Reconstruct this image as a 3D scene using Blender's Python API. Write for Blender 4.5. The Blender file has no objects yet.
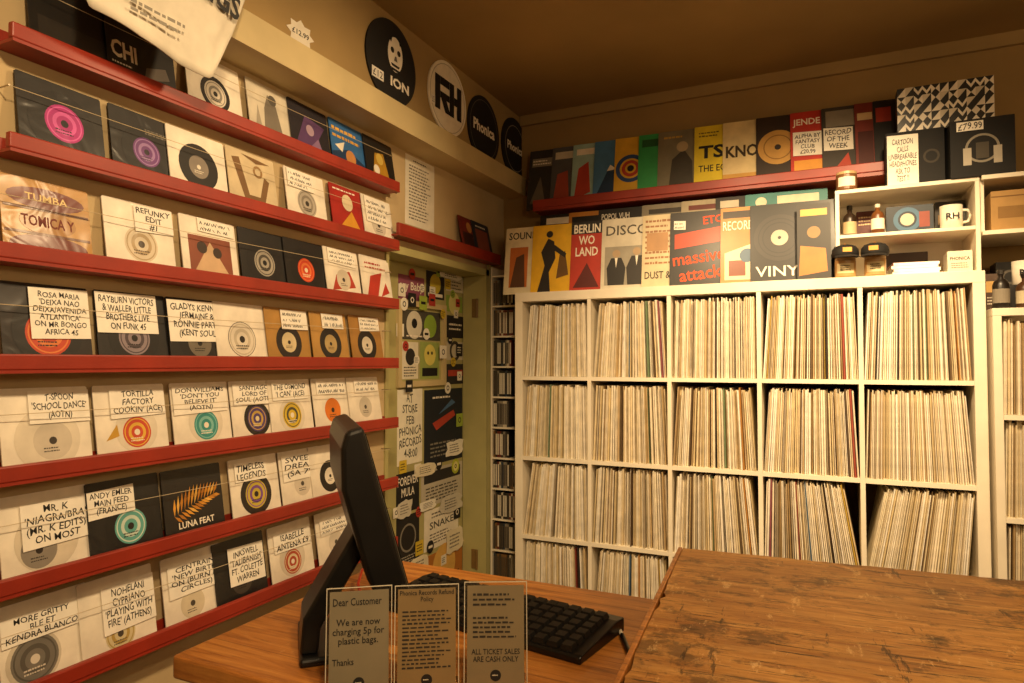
import bpy, math, random
from mathutils import Vector, Matrix, Euler
random.seed(7)
S=bpy.context.scene; COL=S.collection
rad=math.radians
F=670.0; O=Vector((0,0,1.54)); YAW=rad(25.4); PIT=math.atan(20.5/F)
cd=bpy.data.cameras.new('camera'); cam=bpy.data.objects.new('camera',cd); COL.objects.link(cam)
cam.location=O; cam.rotation_euler=(math.pi/2+PIT,0,YAW); cd.sensor_width=36; cd.lens=F/1024*36; cd.clip_start=.02
S.camera=cam
RM=Euler((math.pi/2+PIT,0,YAW)).to_matrix()
def ray(px,py): return RM@Vector(((px-512)/F,(341.5-py)/F,-1))
def onx(px,py,X): d=ray(px,py); return O+d*((X-O.x)/d.x)
def ony(px,py,Y): d=ray(px,py); return O+d*((Y-O.y)/d.y)
def onz(px,py,Z): d=ray(px,py); return O+d*((Z-O.z)/d.z)
def H(s):
    if not isinstance(s,str): return s
    s=s.lstrip('#'); o=[]
    for i in (0,2,4):
        c=int(s[i:i+2],16)/255; o.append(c/12.92 if c<=.04045 else ((c+.055)/1.055)**2.4)
    return (*o,1)

# ------------------------------------------------------------------ materials
def nodes(m):
    m.use_nodes=True; nt=m.node_tree
    return nt, nt.nodes['Principled BSDF']
def mat(name,col='#ffffff',rough=.5,attr=False,coat=0,noise=.12,scale=30,metal=0,trans=0,bump=0,crough=.25,wrinkle=0):
    m=bpy.data.materials.new(name); nt,b=nodes(m); N=nt.nodes; L=nt.links
    tc=N.new('ShaderNodeTexCoord'); nz=N.new('ShaderNodeTexNoise'); nz.inputs['Scale'].default_value=scale; nz.inputs['Detail'].default_value=4
    L.new(tc.outputs['Object'],nz.inputs['Vector'])
    mr=N.new('ShaderNodeMapRange'); mr.inputs['From Min'].default_value=.3; mr.inputs['From Max'].default_value=.7
    mr.inputs['To Min'].default_value=1-noise; mr.inputs['To Max'].default_value=1+noise*.4
    L.new(nz.outputs['Fac'],mr.inputs['Value'])
    mx=N.new('ShaderNodeVectorMath'); mx.operation='SCALE'
    if attr:
        a=N.new('ShaderNodeAttribute'); a.attribute_name='Col'; L.new(a.outputs['Color'],mx.inputs[0])
    else: mx.inputs[0].default_value=H(col)[:3]
    L.new(mr.outputs['Result'],mx.inputs['Scale']); L.new(mx.outputs['Vector'],b.inputs['Base Color'])
    b.inputs['Roughness'].default_value=rough; b.inputs['Metallic'].default_value=metal
    b.inputs['Coat Weight'].default_value=coat; b.inputs['Coat Roughness'].default_value=crough
    b.inputs['Transmission Weight'].default_value=trans
    if bump:
        bp=N.new('ShaderNodeBump'); bp.inputs['Strength'].default_value=bump; bp.inputs['Distance'].default_value=.004
        L.new(nz.outputs['Fac'],bp.inputs['Height']); L.new(bp.outputs['Normal'],b.inputs['Normal'])
    if wrinkle:   # a loose clear plastic film over the print
        n2=N.new('ShaderNodeTexNoise'); n2.inputs['Scale'].default_value=10; n2.inputs['Detail'].default_value=2; n2.inputs['Distortion'].default_value=1
        L.new(tc.outputs['Object'],n2.inputs['Vector'])
        bp=N.new('ShaderNodeBump'); bp.inputs['Strength'].default_value=wrinkle; bp.inputs['Distance'].default_value=.012
        L.new(n2.outputs['Fac'],bp.inputs['Height']); L.new(bp.outputs['Normal'],b.inputs['Coat Normal'])
    return m
def wood(name,c0,c1,c2,worn=False,rough=.45,sc=(1.6,22,22)):
    m=bpy.data.materials.new(name); nt,b=nodes(m); N=nt.nodes; L=nt.links
    tc=N.new('ShaderNodeTexCoord'); mp=N.new('ShaderNodeMapping'); mp.inputs['Scale'].default_value=sc
    L.new(tc.outputs['Object'],mp.inputs['Vector'])
    nz=N.new('ShaderNodeTexNoise'); nz.inputs['Scale'].default_value=3; nz.inputs['Detail'].default_value=8; nz.inputs['Roughness'].default_value=.65; nz.inputs['Distortion'].default_value=.6
    L.new(mp.outputs['Vector'],nz.inputs['Vector'])
    cr=N.new('ShaderNodeValToRGB'); e=cr.color_ramp.elements
    e[0].position=.28; e[0].color=H(c0); e[1].position=.72; e[1].color=H(c2)
    q=cr.color_ramp.elements.new(.5); q.color=H(c1)
    L.new(nz.outputs['Fac'],cr.inputs['Fac']); out=cr.outputs['Color']
    if not worn:
        sx=N.new('ShaderNodeSeparateXYZ'); L.new(tc.outputs['Object'],sx.inputs[0])
        md=N.new('ShaderNodeMath'); md.operation='PINGPONG'; md.inputs[1].default_value=.06
        L.new(sx.outputs['Y'],md.inputs[0])
        lt=N.new('ShaderNodeMath'); lt.operation='LESS_THAN'; lt.inputs[1].default_value=.0009
        L.new(md.outputs[0],lt.inputs[0])
        mx=N.new('ShaderNodeMix'); mx.data_type='RGBA'; mx.inputs['B'].default_value=H('#2a160a')
        ml=N.new('ShaderNodeMath'); ml.operation='MULTIPLY'; ml.inputs[1].default_value=.5; L.new(lt.outputs[0],ml.inputs[0])
        L.new(ml.outputs[0],mx.inputs['Factor']); L.new(out,mx.inputs['A']); out=mx.outputs['Result']
    layers=((3.2,(1,1.8,1),.50,.70,'#5a3216',.4),(4.2,(1.3,1.5,1),.57,.63,'#24130a',.6),(7,(1.5,3,2),.57,.64,'#2a1508',.55),(3.4,(1.2,14,5),.585,.64,'#241206',.7),(6,(1.5,30,5),.59,.63,'#120803',.85),(5,(7,2.5,5),.58,.65,'#f3cb8c',.55),(10,(3,5,5),.64,.67,'#120804',.85),(4,(9,1.3,5),.61,.64,'#1d0e06',.7)) if worn else ((2.0,(1,2.5,1),.54,.74,'#4a260e',.5),(4,(1.2,20,5),.60,.68,'#341a0a',.5),(8,(6,2,5),.64,.7,'#e0b070',.35))
    for scl,mapping,lo,hi,colr,amt in layers:
        m2=N.new('ShaderNodeMapping'); m2.inputs['Scale'].default_value=mapping; L.new(tc.outputs['Object'],m2.inputs['Vector'])
        n2=N.new('ShaderNodeTexNoise'); n2.inputs['Scale'].default_value=scl; n2.inputs['Detail'].default_value=8; n2.inputs['Roughness'].default_value=.72
        L.new(m2.outputs['Vector'],n2.inputs['Vector'])
        r2=N.new('ShaderNodeMapRange'); r2.inputs['From Min'].default_value=lo; r2.inputs['From Max'].default_value=hi; r2.inputs['To Max'].default_value=amt
        L.new(n2.outputs['Fac'],r2.inputs['Value'])
        x2=N.new('ShaderNodeMix'); x2.data_type='RGBA'; x2.inputs['B'].default_value=H(colr)
        L.new(r2.outputs['Result'],x2.inputs['Factor']); L.new(out,x2.inputs['A']); out=x2.outputs['Result']
    L.new(out,b.inputs['Base Color']); b.inputs['Roughness'].default_value=rough
    bp=N.new('ShaderNodeBump'); bp.inputs['Strength'].default_value=.3; bp.inputs['Distance'].default_value=.002
    L.new(nz.outputs['Fac'],bp.inputs['Height']); L.new(bp.outputs['Normal'],b.inputs['Normal'])
    return m
M_sleeve=mat('printed_sleeve',attr=True,rough=.55,coat=.15,noise=.2,scale=14)
M_single=mat('sleeve_under_plastic',attr=True,rough=.55,coat=.35,crough=.22,noise=.22,scale=14,wrinkle=.4)
M_glossy=mat('paper_behind_acrylic',attr=True,rough=.5,coat=.9,crough=.04,noise=.15,scale=10)
M_paper=mat('paper',attr=True,rough=.75,noise=.1,scale=25)
M_spine=mat('record_spine',attr=True,rough=.6,noise=.18,scale=30)
M_ink=mat('ink',attr=True,rough=.6,noise=.05)
M_plas=mat('plastic',attr=True,rough=.35,noise=.1,scale=60)
M_red=mat('red_paint','#9c2e1a',rough=.5,noise=.25,scale=9,coat=.08)
M_wall=mat('cream_wall','#c4ad83',rough=.85,noise=.18,scale=3,bump=.06)
M_back=mat('back_wall_paint','#a0824f',rough=.85,noise=.18,scale=3,bump=.06)
M_bulk=mat('tan_bulkhead_paint','#a68a58',rough=.85,noise=.18,scale=3,bump=.06)
M_ceil=mat('ceiling_paint','#a3854f',rough=.9,noise=.18,scale=2,bump=.08)
M_trim=mat('trim_paint','#cdb988',rough=.6,noise=.15,scale=5)
M_green=mat('green_cream_paint','#b3ab72',rough=.5,noise=.15,scale=6)
M_white=mat('white_laminate','#f0e6d0',rough=.5,noise=.1,scale=8)
M_black=mat('black_plastic','#0d0c0b',rough=.38,noise=.3,scale=40)
M_screen=mat('dark_screen','#050505',rough=.3,noise=.1)
M_key=mat('key_plastic','#161412',rough=.42,noise=.2,scale=80)
M_metal=mat('steel','#a89c8a',rough=.3,metal=1,noise=.1)
M_wire=mat('wire','#cdbb98',rough=.4,noise=.1)
M_cloth=mat('white_cotton','#e2d9c6',rough=.9,noise=.12,scale=18,bump=.35)
M_acr=mat('clear_acrylic','#ffffff',rough=.03,trans=1,noise=0)
M_floor=wood('floor_boards','#2c1a0e','#46301c','#5b4026',rough=.5)
M_counter=wood('counter_wood','#7c4819','#b57332','#cf8f44',rough=.4)
M_worn=wood('worn_wood','#9c6229','#c58c45','#dfab62',worn=True,rough=.5,sc=(2,16,16))

# ------------------------------------------------------------------ mesh builder
_tc={}
def text_geo(s,shear,bold):
    k=(s,shear,bold)
    if k in _tc: return _tc[k]
    cu=bpy.data.curves.new('t','FONT'); cu.body=s; cu.align_x='CENTER'; cu.resolution_u=2; cu.space_line=.95; cu.shear=shear; cu.offset=bold
    ob=bpy.data.objects.new('t',cu); COL.objects.link(ob)
    dg=bpy.context.evaluated_depsgraph_get(); me=bpy.data.meshes.new_from_object(ob.evaluated_get(dg))
    vs=[(v.co.x,v.co.y) for v in me.vertices]; ps=[tuple(p.vertices) for p in me.polygons]
    bpy.data.objects.remove(ob); bpy.data.curves.remove(cu); bpy.data.meshes.remove(me)
    _tc[k]=(vs,ps); return vs,ps
class MB:
    def __init__(s): s.v=[]; s.f=[]; s.c=[]; s.M=None
    def add(s,vs,fs,col=None):
        n=len(s.v)
        s.v+=[tuple(s.M@Vector(p)) if s.M else tuple(p) for p in vs]
        for f in fs: s.f.append(tuple(i+n for i in f)); s.c.append(H(col) if col else (1,1,1,1))
        return s
    def box(s,x0,x1,y0,y1,z0,z1,col=None):
        return s.add([(x0,y0,z0),(x1,y0,z0),(x1,y1,z0),(x0,y1,z0),(x0,y0,z1),(x1,y0,z1),(x1,y1,z1),(x0,y1,z1)],
          [(0,3,2,1),(4,5,6,7),(0,1,5,4),(1,2,6,5),(2,3,7,6),(3,0,4,7)],col)
    def prism(s,pts,y0,y1,col=None):
        n=len(pts); vs=[(x,y0,z) for x,z in pts]+[(x,y1,z) for x,z in pts]
        fs=[tuple(range(n)),tuple(range(2*n-1,n-1,-1))]+[(i,i+n,(i+1)%n+n,(i+1)%n) for i in range(n)]
        return s.add(vs,fs,col)
    def prismx(s,pts,x0,x1,col=None):
        n=len(pts); vs=[(x0,y,z) for y,z in pts]+[(x1,y,z) for y,z in pts]
        fs=[tuple(range(n-1,-1,-1)),tuple(range(n,2*n))]+[(i,(i+1)%n,(i+1)%n+n,i+n) for i in range(n)]
        return s.add(vs,fs,col)
    def poly(s,pts,y,col): return s.add([(x,y,z) for x,z in pts],[tuple(range(len(pts)))],col)
    def rect(s,x0,z0,x1,z1,y,col): return s.poly([(x0,z0),(x1,z0),(x1,z1),(x0,z1)],y,col)
    def words(s,x0,z0,x1,z1,y,col,n):     # unreadably small print: rows of word-long strokes
        for q in range(n):
            zz=z0+(z1-z0)*(q+.3)/n; hh=(z1-z0)/n*.42; x=x0; end=x0+(x1-x0)*random.uniform(.72,1)
            while x<end-.001*(x1-x0):
                w=min(random.uniform(.05,.15)*(x1-x0),end-x)
                s.rect(x,zz,x+w,zz+hh*random.uniform(.8,1.1),y,col); x+=w+.03*(x1-x0)
        return s
    def scrawl(s,x0,z0,x1,z1,y,col,n):    # unreadable marker scribble: zigzag pen strokes
        for q in range(n):
            zz=z0+(z1-z0)*(q+.15)/n; hh=(z1-z0)/n*.6; x=x0; w=(x1-x0)/22; end=x1-(x1-x0)*random.uniform(0,.25); k=0
            while x<end:
                if random.random()<.16: x+=w*1.2; continue
                lean=random.uniform(-.6,.6)*w; h2=hh*random.uniform(.6,1); th=w*.42; up=(k%2==0)
                a,b=(zz,zz+h2) if up else (zz+h2,zz)
                P=[(x,a),(x+th,a),(x+th+w*.8+lean,b),(x+w*.8+lean,b)]
                if not up: P=P[::-1]
                s.poly(P,y,col); x+=w*.8; k+=1
        return s
    def ring(s,cx,cz,ro,y,col,ri=0,n=28,sq=1):
        a=[(math.cos(2*math.pi*i/n),math.sin(2*math.pi*i/n)*sq) for i in range(n)]
        if ri<=0: return s.poly([(cx+ro*p,cz+ro*q) for p,q in a],y,col)
        vs=[(cx+ro*p,y,cz+ro*q) for p,q in a]+[(cx+ri*p,y,cz+ri*q) for p,q in a]
        return s.add(vs,[(i,(i+1)%n,(i+1)%n+n,i+n) for i in range(n)],col)
    def text(s,t,x0,z0,x1,z1,y,col,shear=0,bold=.0,wob=0,rot=0):
        vs,ps=text_geo(t,shear,bold)
        if not vs: return s
        if wob:
            f=random.uniform(0,6); vs=[(p[0]+wob*math.sin(p[1]*2.3+p[0]*1.1+f),p[1]+wob*1.4*math.sin(p[0]*1.9+f)+wob*.8*math.sin(p[0]*5.3+p[1]*2+f)) for p in vs]
        a=min(p[0] for p in vs); b=max(p[0] for p in vs); c=min(p[1] for p in vs); d=max(p[1] for p in vs)
        sx=(x1-x0)/max(b-a,1e-6); sz=(z1-z0)/max(d-c,1e-6)
        P=[(x0+(p[0]-a)*sx,y,z0+(p[1]-c)*sz) for p in vs]
        if rot:
            cx=(x0+x1)/2;cz=(z0+z1)/2;cr=math.cos(rot);sr=math.sin(rot)
            P=[(cx+(x-cx)*cr-(z-cz)*sr,yy,cz+(x-cx)*sr+(z-cz)*cr) for x,yy,z in P]
        return s.add(P,ps,col)
    def lathe(s,prof,n=24,col=None,cx=0,cy=0,sx=1,sy=1):
        vs=[];fs=[];m=len(prof)
        for i in range(n):
            a=2*math.pi*i/n
            for r,z in prof: vs.append((cx+r*sx*math.cos(a),cy+r*sy*math.sin(a),z))
        for i in range(n):
            j=(i+1)%n
            for k in range(m-1): fs.append((i*m+k,j*m+k,j*m+k+1,i*m+k+1))
        fs.append(tuple(i*m+m-1 for i in range(n))); fs.append(tuple(i*m for i in range(n-1,-1,-1)))
        return s.add(vs,fs,col)
    def tube(s,path,r,n=8,col=None):
        P=[Vector(p) for p in path]; vs=[];fs=[]
        for i,p in enumerate(P):
            t=(P[min(i+1,len(P)-1)]-P[max(i-1,0)]).normalized()
            u=t.cross(Vector((0,0,1)));  u=u.normalized() if u.length>1e-4 else Vector((1,0,0)); w=t.cross(u)
            for k in range(n):
                a=2*math.pi*k/n; vs.append(p+u*r*math.cos(a)+w*r*math.sin(a))
        for i in range(len(P)-1):
            for k in range(n): fs.append((i*n+k,i*n+(k+1)%n,(i+1)*n+(k+1)%n,(i+1)*n+k))
        fs.append(tuple(range(n-1,-1,-1))); fs.append(tuple((len(P)-1)*n+k for k in range(n)))
        return s.add(vs,fs,col)
    def mesh(s,name,m):
        me=bpy.data.meshes.new(name); me.from_pydata(s.v,[],s.f); me.materials.append(m)
        at=me.attributes.new('Col','FLOAT_COLOR','CORNER'); buf=[]
        for f,c in zip(s.f,s.c): buf+=list(c)*len(f)
        at.data.foreach_set('color',buf); me.update(); return me
    def build(s,name,m,parent=None,bevel=0,smooth=False,seg=2):
        me=s.mesh(name,m); o=bpy.data.objects.new(name,me); COL.objects.link(o)
        if parent: o.parent=parent
        if smooth:
            for p in me.polygons: p.use_smooth=True
        if bevel:
            b=o.modifiers.new('bevel','BEVEL'); b.width=bevel; b.segments=seg; b.limit_method='ANGLE'
        return o
def tag(o,label,cat,group=None,kind=None):
    if label: o['label']=label
    if cat: o['category']=cat
    if group: o['group']=group
    if kind: o['kind']=kind
    return o
def thing(name,label,cat,loc=(0,0,0),rot=(0,0,0),group=None):
    o=bpy.data.objects.new(name,None); o.empty_display_size=.05; COL.objects.link(o); o.location=loc; o.rotation_euler=rot
    return tag(o,label,cat,group)
def struct(name,mb,m,parent=None,**k):
    o=mb.build(name,m,parent,**k)
    if not parent: o['kind']='structure'
    return o
def chamfer(w,h,c): a=w/2; return [(-a+c,0),(a-c,0),(a,c),(a,h-c),(a-c,h),(-a+c,h),(-a,h-c),(-a,c)]
def circ(r,n=40): return [(r*math.cos(2*math.pi*i/n),r+r*math.sin(2*math.pi*i/n)) for i in range(n)]
W='#f3ead8'; K='#14110e'; INK='#14110e'
def cover(name,label,cat,loc,w,h,t,rz=0,tilt=0,base=W,els=(),group=None,m=None,outline=None,body='sleeve',rnd=.003):
    m=m or M_sleeve
    root=thing(name,label,cat,loc,(tilt,0,rz),group)
    mb=MB(); mb.prism(outline or chamfer(w,h,rnd),0,t,base); mb.build(body,m,root)
    pr=MB(); le=MB(); X=lambda u:(u-.5)*w; Z=lambda v:v*h
    for i,e in enumerate(els):
        k=e[0]; y=-.0004-.00012*min(i,20)
        if k=='d': pr.ring(X(e[1]),Z(e[2]),e[3]*w,y,e[4],(e[5] if len(e)>5 else 0)*w)
        elif k=='r': pr.rect(X(e[1]),Z(e[2]),X(e[3]),Z(e[4]),y,e[5])
        elif k=='p': pr.poly([(X(a),Z(b)) for a,b in e[1]],y,e[2])
        elif k=='s': pr.words(X(e[1]),Z(e[2]),X(e[3]),Z(e[4]),y,e[5],e[6])
        elif k=='t': le.text(e[1],X(e[2]),Z(e[3]),X(e[4]),Z(e[5]),y,e[6],bold=.012 if len(e)<8 else e[7],rot=e[8] if len(e)>8 else 0,wob=e[9] if len(e)>9 else 0)
        elif k=='L':
            lb=MB(); lb.ring(X(e[1]),Z(e[2]),e[3]*w,y,e[4],e[3]*w*.2); lb.ring(X(e[1]),Z(e[2]),e[3]*w*.2,y,e[5] if len(e)>5 else '#2a2019')
            if len(e)>6:
                lb.ring(X(e[1]),Z(e[2]),e[3]*w*.9,y-.0001,e[6],e[3]*w*.83); lb.ring(X(e[1]),Z(e[2]),e[3]*w*.62,y-.0001,e[6],e[3]*w*.42)
            r_=e[3]*w
            lb.words(X(e[1])-r_*.5,Z(e[2])-r_*.62,X(e[1])+r_*.5,Z(e[2])-r_*.3,y-.0002,e[5] if len(e)>5 else '#2a2019',2)
            lb.build('record_label',m,root)
        elif k=='n':
            nb=MB(); y=-.0035; j=random.uniform(-.015,.015)
            nb.prism([(X(e[1]),Z(e[2]-j)),(X(e[3]),Z(e[2]+j)),(X(e[3]),Z(e[4]+j)),(X(e[1]),Z(e[4]-j))],y,y+.0006,'#f6f0e2'); no=nb.build('price_note',M_paper,root)
            hb=MB(); dx=(e[3]-e[1])*.05; dz=(e[4]-e[2])*.07
            if isinstance(e[5],int): hb.scrawl(X(e[1]+dx),Z(e[2]+dz),X(e[3]-dx),Z(e[4]-dz),y-.0004,INK,e[5])
            else: hb.text(e[5],X(e[1]+dx),Z(e[2]+dz),X(e[3]-dx),Z(e[4]-dz),y-.0004,INK,shear=.06,bold=.009,wob=.045)
            hb.build('handwriting',M_ink,no)
    if pr.v: pr.build('cover_print',m,root)
    if le.v: le.build('lettering',M_ink,root)
    return root

# ------------------------------------------------------------------ room shell
XW=-1.50; YB=3.06; ZC=2.78; D0=2.05; D1=2.876; ZD=1.985; XD=-1.62
struct('floor',MB().box(-1.9,2.3,-2.3,3.2,-.06,0),M_floor)
struct('ceiling',MB().box(-1.75,2.3,-2.3,3.2,ZC,ZC+.06),M_ceil)
struct('wall_back',MB().box(-1.75,2.3,YB,YB+.1,0,ZC),M_back)
mb=MB(); mb.box(XW-.22,XW,-2.3,D0,0,ZC).box(XW-.22,XW,D0,D1,ZD,ZC).box(XW-.22,XW,D1,YB,0,ZC)
struct('wall_left',mb,M_wall)
struct('wall_right',MB().box(2.2,2.3,-2.3,YB,0,ZC),M_wall)
struct('wall_front',MB().box(-1.5,2.2,-2.3,-2.2,0,ZC),M_wall)
struct('trim_1',MB().box(XW,-1.37,-2.2,YB,2.37,2.462),M_trim)
struct('trim_4',MB().box(XW,-1.405,-2.2,YB,2.4625,ZC),M_bulk)
struct('trim_2',MB().box(-1.4,2.2,YB-.02,YB,ZC-.05,ZC),M_bulk)
dr=struct('door_1',MB().box(XD-.04,XD,D0+.002,D1-.002,.005,ZD-.002),M_green)
fy0=onx(396,345,XD).y; fy1=onx(444,345,XD).y; fz1=onx(425,303,XD).z; fz0=onx(425,386,XD).z
wf=MB(); b=.024
wf.box(XD,XD+.014,fy0,fy1,fz0,fz0+b).box(XD,XD+.014,fy0,fy1,fz1-b,fz1).box(XD,XD+.014,fy0,fy0+b,fz0+b,fz1-b).box(XD,XD+.014,fy1-b,fy1,fz0+b,fz1-b)
wf.build('panel_frame',M_trim,dr)
t3=struct('trim_3',MB().box(XW-.115,XW+.012,D1-.03,D1,0,ZD).box(XW-.115,XW+.012,D0+.0,D1,ZD-.03,ZD).box(XW-.115,XW+.006,D0,D0+.02,0,ZD-.03).box(XW,XW+.012,D1,D1+.035,0,ZD+.04),M_green)
for zz in (1.80,.6):
    h=MB(); h.box(-1.565,-1.535,D1-.034,D1-.03,zz-.045,zz+.045,'#7d6238'); h.tube([(-1.535,D1-.036,zz-.045),(-1.535,D1-.036,zz+.045)],.006,8,'#7d6238'); h.build('hinge',M_plas,t3)

# ------------------------------------------------------------------ red ledges and singles on the left wall
ORD=['topmost','second','third','fourth','fifth','sixth','lowest']
LZ=[2.186-.2165*k for k in range(7)]
for k,z in enumerate(LZ):
    y0=.745 if k<2 else .40
    t=thing('record_ledge',f'long red painted picture ledge on the left wall, {ORD[k]} of seven','shelf',(XW,y0,z),group='red ledges on the left wall')
    L=2.045-y0
    MB().box(.0005,.07,0,L,-.019,-.0125).build('ledge_board',M_red,t)
    MB().box(.055,.071,-.002,L,-.0125,.019).build('ledge_lip',M_red,t,bevel=.003)
    MB().box(.0005,.008,0,L,-.0125,.02).build('back_rail',M_red,t)
    wz=z+.118
    w=thing('retaining_wire',f'thin wire strung across the singles on the {ORD[k]} ledge','wire',(-1.46,y0,wz),group='wires across the singles')
    MB().tube([(0,.01,0),(0,L*.5,-.004),(0,L-.01,0)],.0008,5).build('strand',M_wire,w)
    for yy in (.01,L-.01):
        MB().tube([(-.0395,yy,0),(.002,yy,0)],.0016,6).build('nail',M_metal,w)
V='#191614'; G='#8a857a'
def vin(lc,hole='#2a2019',ring=None,r=.2):
    return [('d',.5,.46,.27,V),('L',.5,.46,r,lc,hole)+((ring,) if ring else ())]
def lab(lc,hole='#2a2019',ring=None,r=.24,cy=.44): return [('L',.5,cy,r,lc,hole)+((ring,) if ring else ())]
def lens(cx,cz,w,h): return [(cx+w*math.cos(math.pi*2*i/20),cz+h*math.sin(math.pi*2*i/20)) for i in range(20)]
def leafy():    # a feathery leaf: thin pointed leaflets along a curved stem
    out=[]
    cols=['#c98524','#e0a035','#b5741c','#ebb653','#d38f2a']
    for i in range(13):
        q=i/12; bx=.16+.66*q; bz=.36+.30*q-.10*q*q
        for sgn in (1,-1):
            a=rad(24+sgn*(62-26*q)); L=(.30 if sgn>0 else .20)*(1-.55*abs(q-.35)); wd=.022
            dx,dz=math.cos(a),math.sin(a); nx,nz=-dz,dx
            out.append(('p',[(bx,bz),(bx+dx*L*.5-nx*wd*1.0,bz+dz*L*.5-nz*wd*1.0),(bx+dx*L,bz+dz*L),(bx+dx*L*.45+nx*wd*1.0,bz+dz*L*.45+nz*wd*1.0)],cols[(i*2+(sgn>0))%5]))
    return out
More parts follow.
